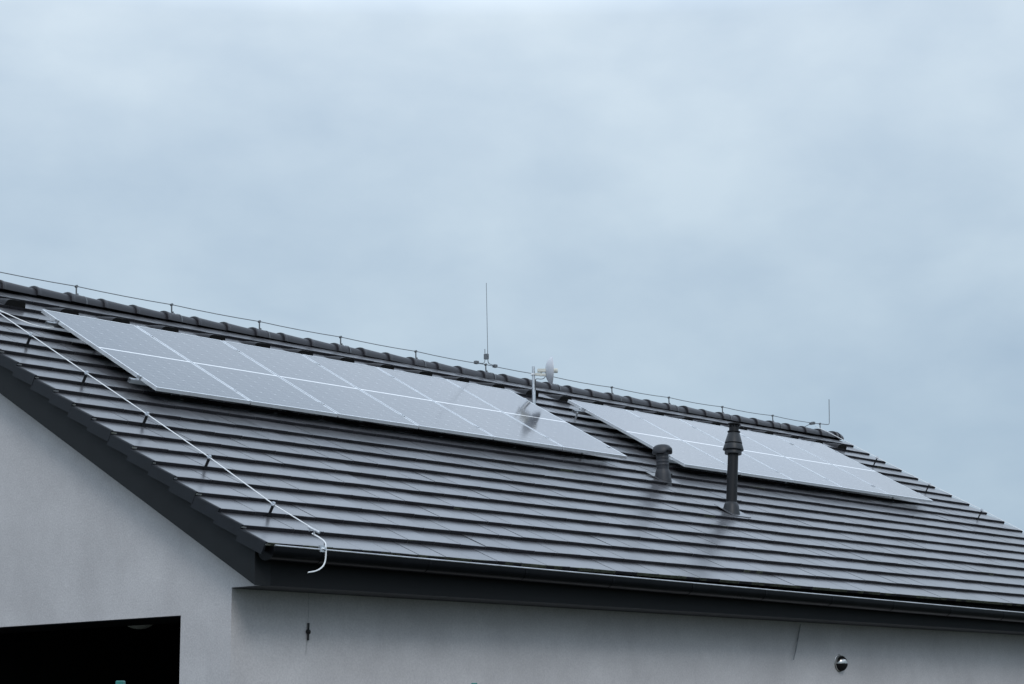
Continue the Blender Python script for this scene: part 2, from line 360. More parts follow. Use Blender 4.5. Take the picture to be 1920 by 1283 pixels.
# ---- roof
bm = bmesh.new(); tint = bm.faces.layers.float.new('tint'); moss = bm.faces.layers.float.new('moss')
TW = 0.3246
def tile(x0, x1, n, first=False):
    s0, hj = n * G + random.uniform(-.002, .002), random.uniform(-.0018, .0012)
    ends = min(s0 + G + 0.05, SR - 0.01); k = 0.0326 / G
    roll = random.uniform(-.0013, .0013); tilt = random.uniform(-.004, .004)
    nx = 3; rows = []
    gap = 0.0030
    for i in range(nx + 1):
        x = x0 + gap + (x1 - x0 - 2 * gap) * i / nx
        j = random.uniform(-.0025, .0015); jb = random.uniform(-.003, .002)
        dh = hj + roll * (i / nx - .5) * 2
        top = lambda s: -(s - s0) * (k + tilt) + dh
        prof = [(s0 + 0.002, -0.0314 + jb * .4), (s0 + j, -0.0055 + dh), (s0 + 0.004 + j, -0.0012 + dh), (s0 + 0.011, top(s0 + 0.011)), (ends, top(ends)), (ends, top(ends) - 0.02), (s0 + 0.03, -0.0314)]
        rows.append([bm.verts.new(RP(x, s, h)) for s, h in prof])
    tv = random.random(); m0 = 0.0
    if n == 0: m0 = 0.85 if random.random() < .75 else 0.3
    elif random.random() < 0.02: m0 = 0.25
    for a, b in zip(rows, rows[1:]):
        for q in range(7):
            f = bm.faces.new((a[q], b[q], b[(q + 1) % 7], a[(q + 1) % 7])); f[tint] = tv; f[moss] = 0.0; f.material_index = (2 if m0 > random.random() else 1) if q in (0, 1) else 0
    for r_ in (rows[0], rows[-1]): bm.faces.new(r_)[tint] = tv
for n in range(20):
    xs = [0.016]; x = 0.384 if n % 2 == 0 else 0.384 + TW / 2
    while x < L - 0.25: xs.append(x); x += TW
    xs.append(L - 0.016)
    for a, b in zip(xs, xs[1:]): tile(a, b, n)
# far slope, one strip to a course
for n in range(20):
    s0 = n * G; e_ = min(s0 + G + .05, SR - .01); k = .0318 / G
    prof = [(s0, -.0330), (s0, -.0012), (s0 + .01, -.001), (e_, -(e_ - s0) * k), (e_, -(e_ - s0) * k - .02)]
    pts = [RP(0.016, s, h) for s, h in prof]; pts = [Vector((p.x, YB - p.y, p.z)) for p in pts]
    prism(bm, pts, (L - 0.032, 0, 0))
roof = link('roof', bm, [M_tile, M_front_shade, M_moss], house)
bm = bmesh.new()
for sgn in (0, 1):
    f = (lambda x, s, h: Vector((RP(x, s, h).x, YB - RP(x, s, h).y, RP(x, s, h).z))) if sgn else RP
    box(bm, 0.06, L - 0.06, 0.12, SR - 0.02, -0.098, -0.085, f)
link('light_block_underlay', bm, M_light_block, roof)  # unseen sheet added below the tiles to block light
# verge pieces hanging over each end of the courses
def verge(x0, dx):
    bm = bmesh.new(); tl = bm.faces.layers.float.new('tint'); ml = bm.faces.layers.float.new('moss')
    sg = 1 if dx > 0 else -1
    for n in range(20):
        s0 = n * G + random.uniform(-.004, .003); s1 = min((n + 1) * G + 0.012, SR - .02)
        o = random.uniform(-.002, .002) - sg * 0.0015 * (n % 2); j = random.uniform(-.004, .004)
        k = 0.035 / G; bot = -0.105 + j
        def ring(x, ins): return [RP(x, s0 + ins * .6, -ins), RP(x, s1, -(s1 - s0) * k - ins), RP(x, s1, bot - (s1 - s0) * k * .9), RP(x, s0 + 0.006, bot)]
        a = [bm.verts.new(p) for p in ring(x0 + o, 0.006)]; b = [bm.verts.new(p) for p in ring(x0 + o + sg * 0.006, 0.0)]
        c = [bm.verts.new(p) for p in ring(x0 + dx, 0.0)]
        fs = [bm.faces.new(a), bm.faces.new(c[::-1])]
        for p, q in ((a, b), (b, c)):
            for i in range(4): fs.append(bm.faces.new((p[i], q[i], q[(i + 1) % 4], p[(i + 1) % 4])))
        tv = random.random()
        for f in fs: f.material_index = 1
        # a dab of moss at the corner of the course
        if dx > 0 and n < 14 and random.random() < .7:
            fs = box(bm, x0 + .004, x0 + .03 + random.random() * .03, s0 - .004, s0 + .004, -.026, -.012 - random.random() * .006, RP)
            for f in fs: f[tl] = 1.0; f[ml] = 1.0
    return link('verge_trim', bm, [M_tile, M_verge], roof)
verge(-0.004, 0.019); verge(L + 0.004, -0.019)

# ridge tiles
RPITCH = 0.4289
def ridge_tile(x0, ln, last=False):
    bm = bmesh.new(); n = 14
    prof = [(0.0, 1.10), (0.004, 1.14), (0.030, 1.13), (0.038, 1.085), (0.055, 1.07), (ln * .6, 0.975), (ln + 0.03, 0.90)]
    jz = random.uniform(-.003, .003); jy = random.uniform(-.003, .003); rings = []
    for layer in (0, 1):
        for t_, sc in (prof if layer == 0 else [(ln + 0.03, 0.80), (0.0, 0.92)]):
            ring = []
            for i in range(n + 1):
                a = math.pi * i / n; c, s_ = math.cos(a), math.sin(a)
                y = 0.118 * sc * (abs(c) ** 0.80) * (1 if c > 0 else -1); z = 0.100 * sc * (abs(s_) ** 0.78)
                x = x0 + t_
                ring.append(bm.verts.new((x, YR + y + jy, 6.088 + z + sag(x) + jz)))
            rings.append(ring)
    rings.append(rings[0])
    for a, b in zip(rings, rings[1:]):
        for i in range(n):
            bm.faces.new((a[i], a[i + 1], b[i + 1], b[i]))
    if last:
        cap = [bm.verts.new(v.co + Vector((0.012, 0, 0))) for v in rings[len(prof) - 1]]; bm.faces.new(cap)
    return link('ridge_tile', bm, M_ridge, roof, smooth=True)
for i in range(40):
    x0 = -0.006 + RPITCH * i
    if x0 > L - 0.1: break
    ridge_tile(x0, min(RPITCH, L + .02 - x0 - .03), x0 + RPITCH > L - .1)
# tilted stop tile at the far end of the ridge
bm = bmesh.new()
for a, b in ((0, 1),):
    ring0, ring1 = [], []
    for i in range(15):
        an = math.pi * i / 14; y = 0.135 * math.cos(an); z = 0.125 * math.sin(an)
        ring0.append((L - 0.06 + 0.02 * math.sin(an), YR + y, 6.085 + z)); ring1.append((L + 0.03, YR + y * .97, 6.08 + z * .82))
    A = [bm.verts.new(p) for p in ring0]; B = [bm.verts.new(p) for p in ring1]
    for i in range(14): bm.faces.new((A[i], A[i + 1], B[i + 1], B[i]))
    bm.faces.new(B); bm.faces.new(A[::-1])
link('ridge_end', bm, M_ridge, roof, smooth=True)
# ventilation tiles
def vent_tile(xr):
    bm = bmesh.new(); s0 = 18 * G - 0.006; xc = xr - 0.125
    ns, nx = 7, 16; grid = []
    for j in range(ns + 1):
        v = j / ns; s = s0 + 0.285 * v; hh = 0.072 * (1 - v ** 1.35); wl = 0.135 + 0.05 * v; wr = 0.112
        row = []
        for i in range(nx + 1):
            u = -1 + 2 * i / nx; uu = (abs(u) ** 0.6) * (1 if u > 0 else -1); prof = max(0.0, 1 - abs(uu) ** 7) ** 0.7
            row.append(bm.verts.new(RP(xc + uu * (wl if u < 0 else wr), s, -0.035 * (s - s0) / G - 0.004 + hh * prof)))
        grid.append(row)
    for a, b in zip(grid, grid[1:]):
        for i in range(nx): bm.faces.new((a[i], a[i + 1], b[i + 1], b[i]))
    # mouth, set back a little under the hood, with a thin rim
    lo = [bm.verts.new(RP(xc + (abs(-1 + 2 * i / nx) ** .6) * (1 if i > nx / 2 else -1) * (.133 if i < nx / 2 else .110), s0 + 0.014, -0.038)) for i in range(nx + 1)]
    for i in range(nx):
        f = bm.faces.new((grid[0][i], lo[i], lo[i + 1], grid[0][i + 1])); f.material_index = 1
    link('vent_tile', bm, [M_vent, M_vent_black], roof, smooth=True)
for k in range(24): vent_tile(1.235 + 0.651 * k)

# ---- gutter, falling slowly to the right
def gz(x): return 3.032 - 0.0069 * x
bm = bmesh.new()
prof = [(0.160, 0.015), (0.160, -0.045)]
for i in range(13):
    a = math.pi * (i / 12); prof.append((0.0725 + 0.0875 * math.cos(a), -0.045 - 0.068 * math.sin(a)))
prof += [(-0.015, -0.012)]
xs_ = [0.075 + (L - 0.15) * i / 24 for i in range(25)]; rings = []
for x in xs_:
    o_ = [bm.verts.new((x, y, gz(x) + z)) for y, z in prof]; i_ = [bm.verts.new((x, 0.0725 + (y - 0.0725) * 0.965, gz(x) + z + 0.002 * (z < -.04))) for y, z in prof[::-1]]
    rings.append(o_ + i_)
n_ = len(rings[0])
for a, b in zip(rings, rings[1:]):
    for i in range(n_): bm.faces.new((a[i], a[(i + 1) % n_], b[(i + 1) % n_], b[i]))
bm.faces.new(rings[0]); bm.faces.new(rings[-1])
gutter = link('gutter', bm, M_gutter, house, smooth=True)
bm = bmesh.new(); tube(bm, [(x, -0.0155, gz(x) - 0.004) for x in xs_[0:1] + [0.2] + xs_[1:]], 0.0070, 10); link('gutter_lip', bm, M_lip, gutter, smooth=True)
for e_x in (0.068, L - 0.068):
    bm = bmesh.new(); q = [(y, z) for y, z in prof]; prism(bm, [(e_x - 0.006, 0.0725 + (y - 0.0725) * 1.03, gz(e_x) + z * 1.03) for y, z in q], (0.012, 0, 0)); link('gutter_end', bm, M_gutter, gutter)
for k in range(14):
    x = 0.59 + 1.213 * k; bm = bmesh.new(); pts = [(0.0725 + (y - 0.0725) * 1.035, gz(x) + (z * 1.02 if z < 0 else z) - 0.001) for y, z in prof]
    for (y0, z0), (y1, z1) in zip(pts, pts[1:]):
        d_ = Vector((0, z1 - z0, -(y1 - y0))).normalized() * 0.003
        v = [bm.verts.new((x + dx, y + d_.y * s_, z + d_.z * s_)) for s_ in (0, 1) for (y, z) in ((y0, z0), (y1, z1)) for dx in (-.014, .014)]
        for q in ((0, 1, 3, 2), (4, 6, 7, 5), (0, 4, 5, 1), (2, 3, 7, 6), (0, 2, 6, 4), (1, 5, 7, 3)): bm.faces.new([v[i] for i in q])
    link('gutter_bracket', bm, M_gutter, gutter)
bm = bmesh.new()
for x0, w in ((0.60, .004),): box(bm, x0, x0 + 0.006, -0.012, -0.006, gz(.6), gz(.6) + 0.06)
link('gutter_pin', bm, M_black, gutter)

# ------------------------------------------------------------------ solar panels
def make_panel(loc, label, group):
    r = tag(empty('solar_panel', loc, (ALPHA, 0, 0)), label, 'solar panel', group)
    bm = bmesh.new(); fw = 0.014
    box(bm, 0, fw, 0, PH, -0.035, 0); box(bm, PW - fw, PW, 0, PH, -0.035, 0)
    box(bm, fw, PW - fw, 0, fw, -0.035, 0); box(bm, fw, PW - fw, PH - fw, PH, -0.035, 0)
    link('frame', bm, M_frame, r, keep=True)
    bm = bmesh.new(); box(bm, fw, PW - fw, fw, PH - fw, -0.0085, -0.0022); link('cell_glass', bm, M_cells, r, keep=True)
    bm = bmesh.new(); box(bm, PW / 2 - .05, PW / 2 + .05, PH * .52, PH * .52 + .07, -0.026, -0.0087); link('junction_box', bm, M_black, r, keep=True)
    for y in (0.294, 1.80):
        bm = bmesh.new(); box(bm, -0.024, 0.008, y - .03, y + .03, 0.0005, 0.004); box(bm, -0.0135, -0.0045, y - .02, y + .02, -.034, 0.0004); box(bm, -0.0125, -0.0055, y - .004, y + .004, .0042, .009)
        link('clamp', bm, M_alu, r, keep=True)
    return r
PITCH = 1.1525; HP = 0.12
A1, S1, A2, S2 = 1.150, 3.326, 9.196, 3.355
GR1, GR2 = 'solar panels of the longer row of six on the left', 'solar panels of the shorter row of five on the right'
lab1 = ['solar panel at the left end of the row of six, near the roof edge wire',
        'second solar panel from the left end of the row of six',
        'third solar panel from the left in the row of six',
        'fourth solar panel from the left in the row of six',
        'fifth solar panel from the left in the row of six',
        'solar panel at the right end of the row of six, below the antenna pole']
lab2 = ['solar panel at the left end of the row of five, behind the short mushroom vent',
        'second solar panel from the left in the row of five, left of the tall flue',
        'middle solar panel of the row of five, partly behind the tall flue',
        'fourth solar panel from the left in the row of five, right of the tall flue',
        'solar panel at the right end of the row of five, nearest the far roof edge']
p0 = make_panel(RP(A1, S1, HP), lab1[0], GR1)
for i in range(1, 6): dup(p0, RP(A1 + PITCH * i, S1, HP + random.uniform(-.001, .001)), lab1[i])
for i in range(5):
    q = dup(p0, RP(A2 + PITCH * i, S2, HP + random.uniform(-.001, .001)), lab2[i]); q['group'] = GR2
def rail(x0, x1, s, label, hooks):
    r = tag(empty('mounting_rail', RP(x0, s, 0.0), (ALPHA, 0, 0)), label, 'mounting rail', 'aluminium rails under the solar panels')
    ln = x1 - x0; bm = bmesh.new()
    box(bm, 0, ln, -.02, .02, .0435, .047); box(bm, 0, ln, -.02, -.0165, .0471, .0815); box(bm, 0, ln, .0165, .02, .0471, .0815)
    box(bm, 0, ln, -.02, -.006, .0816, .0845); box(bm, 0, ln, .006, .02, .0816, .0845)
    link('rail_profile', bm, M_alu, r, keep=True)
    for x in (0.098, ln - 0.045):
        bm = bmesh.new(); box(bm, x - .014, x + .014, -.022, .022, .0846, .088); box(bm, x - .004, x + .004, -.005, .005, .0881, .1195); box(bm, x - .012, x + .022, -.02, .02, .1205, .1235); link('end_clamp', bm, M_alu, r, keep=True)
    for x in hooks:
        bm = bmesh.new(); box(bm, x - .015, x + .015, -.027, -.0215, -.028, .075); box(bm, x - .02, x + .02, -.06, .12, -.033, -.0285); tube(bm, [(x, -.034, .060), (x, -.020, .060)], .010, 6)
        tube(bm, [(x + .012, -.024, -.02), (x + .012, -.024, .03)], .006, 6); link('roof_hook', bm, M_galv, r, keep=True)
    return r
hk1 = [0.62 + 1.18 * i for i in range(6)]; hk2 = [0.06 + 1.30 * i for i in range(5)]
rail(1.04, A1 + 6 * PITCH + .03, S1 + 1.80, 'upper mounting rail of the row of six panels, its left end carrying the bond wire', hk1)
rail(1.04, A1 + 6 * PITCH - .02, S1 + 0.28, 'lower mounting rail of the row of six panels, its square end sticking out left', hk1)
rail(8.99, A2 + 5 * PITCH + .02, S2 + 1.78, 'upper mounting rail of the row of five panels, its end beside the antenna pole', hk2)
rail(9.02, A2 + 5 * PITCH + .03, S2 + 0.25, 'lower mounting rail of the row of five panels, its end behind the short vent', hk2)

# ------------------------------------------------------------------ lightning protection
HEADZ = lambda x: 6.292 + sag(x) * 1.0
def ridge_holder():
    r = empty('ridge_wire_holder', (0, YR, 0)); bm = bmesh.new()
    pts = []
    for i in range(15):
        a = math.pi * i / 14; c, s_ = math.cos(a), math.sin(a)
        pts.append((0.055, 0.1185 * (abs(c) ** .8) * (1 if c > 0 else -1), 6.0885 + 0.1005 * (abs(s_) ** .78)))
    for p, q in zip(pts, pts[1:]):
        v = [bm.verts.new((x, y_ * k_, z_ + (k_ - 1) * .1)) for k_ in (1.0, 1.035) for (_, y_, z_) in (p, q) for x in (0.048, 0.060)]
        for f in ((0, 1, 3, 2), (4, 6, 7, 5), (0, 4, 5, 1), (2, 3, 7, 6), (0, 2, 6, 4), (1, 5, 7, 3)): bm.faces.new([v[i] for i in f])
    link('strap', bm, M_zinc, r, keep=True)
    bm = bmesh.new(); tube(bm, [(0.045, 0, 6.193), (0.012, 0, 6.197), (0.0, 0, 6.212), (-0.002, 0, 6.275)], 0.0085, 8); box(bm, 0.006, 0.024, -.008, .008, 6.198, 6.216); link('stem', bm, M_zinc, r, keep=True, smooth=True)
    bm = bmesh.new(); tube(bm, [(-0.002, -.013, 6.292), (-0.002, .013, 6.292)], 0.0155, 10); link('head', bm, M_zinc, r, keep=True, smooth=True)
    return r
h0 = ridge_holder(); GH = 'holders carrying the wire along the ridge'
for k in range(12):
    x = 2.285 + 1.287 * k
    if k == 5: x -= 0.0
    lb = '%s ridge wire holder counted from the left along the ridge' % ORD[k]
    if k == 0: lb = 'ridge wire holder nearest the left edge, on the near ridge tiles'
    if k == 5: lb = 'ridge wire holder standing at the foot of the tall thin rod'
    if k == 6: lb = 'ridge wire holder half hidden behind the white dish'
    if k == 11: lb = 'ridge wire holder at the far right end, beside the short rod'
    o = h0 if k == 0 else dup(h0, (0, 0, 0), lb)
    o.location = (x, YR, sag(x)); tag(o, lb, 'wire holder', GH)
hx = [-0.3] + [0.998 + 1.287 * i for i in range(13)]
pts = []
for a, b in zip(hx, hx[1:]):
    for i in range(4):
        t_ = i / 4; x = a + (b - a) * t_
        if x < 16.25: pts.append((x, YR, HEADZ(x) + 0.001 - 0.018 * 4 * t_ * (1 - t_) * (0.7 + .3 * math.sin(a * 5))))
pts.append((16.26, YR, 6.275))
bm = bmesh.new(); tube(bm, pts, 0.0048, 6)
tag(link('lightning_wire', bm, M_wdark, smooth=True), 'thin dark wire running above the ridge from end to end', 'wire')

def clampbox(bm, c, sx, sy, sz):
    box(bm, c[0] - sx, c[0] + sx, c[1] - sy, c[1] + sy, c[2] - sz, c[2] + sz)
    tube(bm, [(c[0] + sx * .3, c[1] - sy - .008, c[2]), (c[0] + sx * .3, c[1] + sy + .008, c[2])], .006, 6)
# tall rod in the middle of the ridge
r = tag(empty('lightning_rod', (8.74, YR, 6.27)), 'tall thin rod rising from the middle of the ridge, left of the dish', 'lightning rod', 'rods standing on the ridge')
zc = HEADZ(8.73)
bm = bmesh.new(); tube(bm, smoothpath([(8.905, YR - .012, zc + .006), (8.80, YR - .012, zc + .012), (8.755, YR - .012, zc + .03), (8.743, YR - .012, zc + .10)], 4) + [Vector((8.741, YR - .012, 6.50)), Vector((8.722, YR - .012, 7.34))], [.0052] * 13 + [.0042, .0036]); link('rod', bm, M_wdark, r, smooth=True)
bm = bmesh.new(); tube(bm, smoothpath([(8.515, YR + .012, zc + .012), (8.65, YR + .012, zc + .010), (8.705, YR + .012, zc + .03), (8.717, YR + .012, zc + .09)], 4) + [Vector((8.715, YR + .012, 6.465))], .005); link('short_leg', bm, M_wdark, r, smooth=True)
bm = bmesh.new(); clampbox(bm, (8.729, YR, 6.365), .021, .026, .034); link('clamp', bm, M_zinc, r)
bm = bmesh.new(); clampbox(bm, (8.54, YR, zc + .006), .026, .022, .019); link('clamp', bm, M_zinc, r)
bm = bmesh.new(); clampbox(bm, (8.895, YR, zc + .003), .026, .022, .019); link('clamp', bm, M_zinc, r)
# short bent rod at the far end of the ridge
r = tag(empty('lightning_rod', (16.3, YR, 6.27)), 'short bent rod at the far right end of the ridge', 'lightning rod', 'rods standing on the ridge')
bm = bmesh.new(); tube(bm, smoothpath([(16.235, YR, 6.285), (16.45, YR, 6.296), (16.64, YR, 6.306), (16.700, YR, 6.325), (16.709, YR, 6.40)], 4) + [Vector((16.712, YR, 6.45)), Vector((16.721, YR, 6.715))], .0062); link('rod', bm, M_wdark, r, smooth=True)
bm = bmesh.new(); clampbox(bm, (16.25, YR, 6.285), .022, .024, .02); link('clamp', bm, M_zinc, r)
bm = bmesh.new(); clampbox(bm, (16.19, YR, 6.272), .020, .022, .018); link('clamp', bm, M_zinc, r)
bm = bmesh.new(); tube(bm, [(16.19, YR, 6.272), (16.12, YR + .10, 6.215), (16.10, YR + .35, 6.06), (16.1, YR + 2.5, 4.92)], .005); link('far_wire', bm, M_wdark, r, smooth=True)
# wires down both roof edges, with their holders
def edge_holder(x, n, h, label, group, lean=0.0):
    r = tag(empty('edge_wire_holder', RP(x, n * G, 0), (ALPHA, 0, 0)), label, 'wire holder', group)
    bm = bmesh.new()
    box(bm, -.045, .045, -.006, .10, -.0345, -.0305); box(bm, -.016, .016, -.0105, -.0065, -.0345, -.004)
    q = [(-.016, -.0105), (.016, -.0105), (.016 + lean, -.0105), (-.016 + lean, -.0105)]
    v = [bm.verts.new((x_ + (lean if z_ > 0 else 0), y_, z_)) for z_ in (-.0039, h - .012) for y_ in (-.0105, -.0065) for x_ in (-.015, .015)]
    for f in ((0, 1, 3, 2), (4, 6, 7, 5), (0, 4, 5, 1), (2, 3, 7, 6), (0, 2, 6, 4), (1, 5, 7, 3)): bm.faces.new([v[i] for i in f])
    link('bracket', bm, M_plastic, r, keep=True)
    bm = bmesh.new(); tube(bm, [(lean, -.028, h), (lean, .014, h)], .014, 8); box(bm, lean - .012, lean + .012, -.016, .004, h - .0125, h + .018); link('head', bm, M_galv, r, keep=True, smooth=True)
    return r
GE = 'holders carrying the pale wire down the left roof edge'; GF = 'holders carrying the wire down the right roof edge'
for x, n, h, lb in ((.479, 14, .094, 'wire holder highest up the left roof edge, level with the panel top'), (.505, 11, .089, 'second wire holder from the top on the left roof edge'),
                    (.542, 8, .085, 'middle wire holder on the left roof edge, left of the panel corner'), (.546, 5, .087, 'second wire holder up from the gutter on the left roof edge'),
                    (.522, 2, .080, 'lowest wire holder on the left roof edge, above the gutter')):
    edge_holder(x, n, h, lb, GE, 0.006)
for x, n, h, lb in ((16.05, 16, .125, 'highest wire holder on the far right roof edge'), (16.10, 13, .115, 'middle wire holder on the far right roof edge'), (16.08, 10, .125, 'lowest wire holder in view on the far right roof edge')):
    edge_holder(x, n, h, lb, GF, 0.012)
bm = bmesh.new()
P = [(.45, 6.5, .20), (.455, 6.3, .11), (.47, 5.4, .095), (.482, 14 * G, .094), (.508, 11 * G, .089), (.546, 8 * G, .085), (.550, 5 * G, .087), (.527, 2 * G, .080), (.585, .13, .082)]
tube(bm, [RP(*p) for p in P], 0.0049, 8)
tag(link('edge_wire', bm, M_wire, smooth=True), 'pale wire running down the near left roof edge to the gutter', 'wire', 'wires down the roof edges')
bm = bmesh.new()
P = [(16.25, 6.52, .10), (16.2, 6.2, .115), (16.05, 16 * G, .13), (16.10, 13 * G, .12), (16.09, 10 * G, .13), (16.1, 7 * G, .12), (16.1, 4 * G, .12), (16.1, .1, .12)]
tube(bm, [RP(*p) for p in P], 0.0052, 6)
tag(link('edge_wire', bm, M_wire, smooth=True), 'wire running down the far right roof edge against the sky', 'wire', 'wires down the roof edges')
bm = bmesh.new()
tube(bm, smoothpath([RP(.462, 5.75, .097), RP(.62, 5.42, .055), RP(.69, 5.25, .055), RP(.78, 5.12, .05), RP(.90, 5.05, .045), RP(1.02, 5.06, .042), RP(1.12, 5.10, .045)], 5), .0050, 8)
tag(link('bond_wire', bm, M_wire, smooth=True), 'pale wire bending across from the roof edge to the top rail end', 'wire')
# bent rod that carries on over the gutter
r = tag(empty('down_rod', (.6, .05, 3.05)), 'pale bent rod curling over the gutter at the near corner', 'conductor rod')
bm = bmesh.new(); tube(bm, smoothpath([(.575, .105, 3.160), (.588, .035, 3.124), (.600, -.018, 3.083), (.595, -.034, 3.035), (.594, -.036, 2.975), (.582, -.036, 2.918), (.548, -.036, 2.878), (.490, -.036, 2.850), (.405, -.036, 2.833)], 6), [.0066] * 40 + [.0060] * 9); link('rod', bm, M_wire, r, smooth=True)
bm = bmesh.new(); box(bm, .540, .596, -.030, -.004, 3.004, 3.056); box(bm, .546, .590, -.003, .012, 3.012, 3.04); tube(bm, [(.580, -.046, 3.03), (.580, -.02, 3.03)], .011, 8); link('gutter_clamp', bm, M_galv, r)
bm = bmesh.new(); e_ = (RP(.585, .13, .082) - Vector((.575, .105, 3.16)))
tube(bm, [RP(.562, .20, .078), RP(.595, .09, .082)], .012, 6)
for s_ in (.185, .125): tube(bm, [RP(.57, s_, .085), RP(.575, s_, .050)], .0075, 6)
link('splice', bm, M_galv, r)

# ------------------------------------------------------------------ vent pipes
FB = RP(8.734, 2.159, 0); FAX = Vector((0.102, 0, 1.025)).normalized(); FB = FB - Vector((0, 0, 0.0))
r = tag(empty('flue_pipe', FB), 'tall dark flue pipe with conical cowl standing before the panels', 'flue pipe')
bm = bmesh.new(); lathe(bm, [(.112, -.11), (.108, -.055), (.094, .01), (.089, .05), (.078, .082), (.066, .098)], FB, FAX); link('base_collar', bm, M_flue, r, smooth=True)
bm = bmesh.new(); box(bm, 8.60, 8.93, 2.06 - .06, 2.06 + .26, -.004, .003, RP); link('base_plate', bm, M_tile, r)
bm = bmesh.new(); lathe(bm, [(.0635, .06), (.0625, .30), (.061, .72)], FB, FAX, cap0=False); link('pipe', bm, M_plastic, r, smooth=True)
bm = bmesh.new()
lathe(bm, [(.060, .668), (.098, .668), (.100, .70), (.092, .715), (.060, .72)], FB, FAX)
lathe(bm, [(.100, .712), (.121, .716), (.122, .722), (.103, .785), (.095, .790), (.06, .79)], FB, FAX)
lathe(bm, [(.09, .782), (.0995, .792)], FB, FAX)
lathe(bm, [(.085, .797), (.103, .799), (.068, .918), (.062, .926), (.05, .927)], FB, FAX)
link('cowl', bm, M_flue, r, smooth=True)
bm = bmesh.new(); lathe(bm, [(.05, .927), (.076, .930), (.076, .938), (.055, .940)], FB, FAX)
lathe(bm, [(.057, .938), (.057, .985)], FB, FAX)
for k in range(10):
    a = 2 * math.pi * k / 10; u = FAX.orthogonal().normalized(); w_ = FAX.cross(u); c = FB + .053 * (math.cos(a) * u + math.sin(a) * w_)
    tube(bm, [c + FAX * .98, c + FAX * 1.026], .007, 6)
lathe(bm, [(.056, 1.012), (.076, 1.018), (.076, 1.030), (.04, 1.036)], FB, FAX)
link('cap', bm, M_plastic, r, smooth=True)

VB = RP(8.45, 3.028, 0); VAX = Vector((-.01, 0, 1)).normalized()
r = tag(empty('vent_pipe', VB), 'short grey vent pipe with mushroom cap left of the flue', 'vent pipe')
bm = bmesh.new(); lathe(bm, [(.108, -.10), (.103, -.03), (.092, .05), (.088, .072), (.080, .092), (.073, .112)], VB, VAX); box(bm, 8.535, 8.55, 2.60, 2.615, 4.535, 4.55); link('base_collar', bm, M_hood, r, smooth=True)
bm = bmesh.new(); box(bm, 8.32, 8.66, 2.91, 3.2, -.004, .003, RP); link('base_plate', bm, M_tile, r)
bm = bmesh.new(); pr = [(.072, .09), (.0725, .14)]
for k in range(4): pr += [(.0725, .16 + .04 * k), (.0755, .165 + .04 * k), (.0725, .172 + .04 * k)]
lathe(bm, pr + [(.070, .34)], VB, VAX, cap0=False); link('pipe', bm, M_hood, r, smooth=True)
bm = bmesh.new()
prf = [(.060, .330), (.100, .312), (.116, .308), (.119, .318), (.117, .338), (.106, .368), (.085, .390), (.055, .402), (.02, .406)]
def scal(a, r_, t_):
    if t_ > .36 or r_ < .09: return 0.0
    d = (a - SC0 + math.pi) % (2 * math.pi) - math.pi
    return 0.034 * max(0.0, 1 - (d / 0.75) ** 4) - 0.014
u_ = VAX.orthogonal().normalized(); w_ = VAX.cross(u_)
vdir = Vector((-.66, -.75, 0)) * .55 + Vector((.67, -.74, 0)) * .45
SC0 = math.atan2(vdir.dot(w_), vdir.dot(u_)) + .15
lathe(bm, prf, VB, VAX, sides=36, mod=scal); link('cap', bm, M_hood, r, smooth=True)

# ------------------------------------------------------------------ antenna
AF = Vector((8.40, 4.63, 5.55)); RD = Vector((.67, -.743, 0)).normalized(); FD = Vector((.743, .67, 0)).normalized()
r = tag(empty('dish_antenna', AF), 'white round dish antenna on a galvanised pole in front of the ridge', 'dish antenna')
bm = bmesh.new(); tube(bm, [AF + Vector((0, 0, -.05)), AF + Vector((0, 0, .34))], .0225, 16); tube(bm, [AF + Vector((0, 0, .30)), AF + Vector((-.002, 0, .508))], .0185, 16); lathe(bm, [(.0235, .30), (.024, .345), (.019, .35)], AF, sides=16)
link('pole', bm, M_galv, r, smooth=True)
TOPZ = AF.z + .505
def at(rt, f, z): return Vector((AF.x, AF.y, 0)) + RD * rt + FD * f + Vector((0, 0, z))
def obox(bm, r0, r1, f0, f1, z0, z1): box(bm, r0, r1, f0, f1, z0, z1, at)
bm = bmesh.new()
obox(bm, .02, .075, -.018, .018, TOPZ - .112, TOPZ - .082); obox(bm, .075, .16, -.022, .022, TOPZ - .118, TOPZ - .090)
obox(bm, .048, .155, -.030, .030, TOPZ - .068, TOPZ - .030); obox(bm, .085, .105, -.012, .012, TOPZ - .092, TOPZ - .066)
tube(bm, [at(.06, -.032, TOPZ - .05), at(.06, -.024, TOPZ - .05)], .012, 8); tube(bm, [at(.10, -.034, TOPZ - .06), at(.10, -.024, TOPZ - .06)], .008, 8)
o = link('mount', bm, M_cream, r); 
bm = bmesh.new()
for z in (TOPZ - .102, TOPZ - .092): tube(bm, [at(-.03, .025, z), at(-.03, -.025, z), at(.022, -.025, z)], .004, 6)
obox(bm, -.034, -.024, -.03, .03, TOPZ - .108, TOPZ - .086); link('pole_clamp', bm, M_galv, r)
bm = bmesh.new(); tube(bm, smoothpath([at(.145, -.01, TOPZ - .112), at(.140, -.015, TOPZ - .138), at(.115, -.02, TOPZ - .157), at(.08, -.02, TOPZ - .160), at(.045, -.024, TOPZ - .158), at(.024, -.024, TOPZ - .175), at(.022, -.022, TOPZ - .30)], 6), .0042, 8); link('cable', bm, M_black, r, smooth=True)
BO = (RD * math.cos(math.radians(7)) + FD * math.sin(math.radians(7)) + Vector((0, 0, .01))).normalized()
DC = at(.146, 0, TOPZ - .050)
bm = bmesh.new(); RDI = .172; dep = .076
bowl = lambda k: dep * (0.22 * k * k + 0.78 * (1 - math.sqrt(max(0, 1 - .97 * k * k))) / (1 - math.sqrt(.03)))
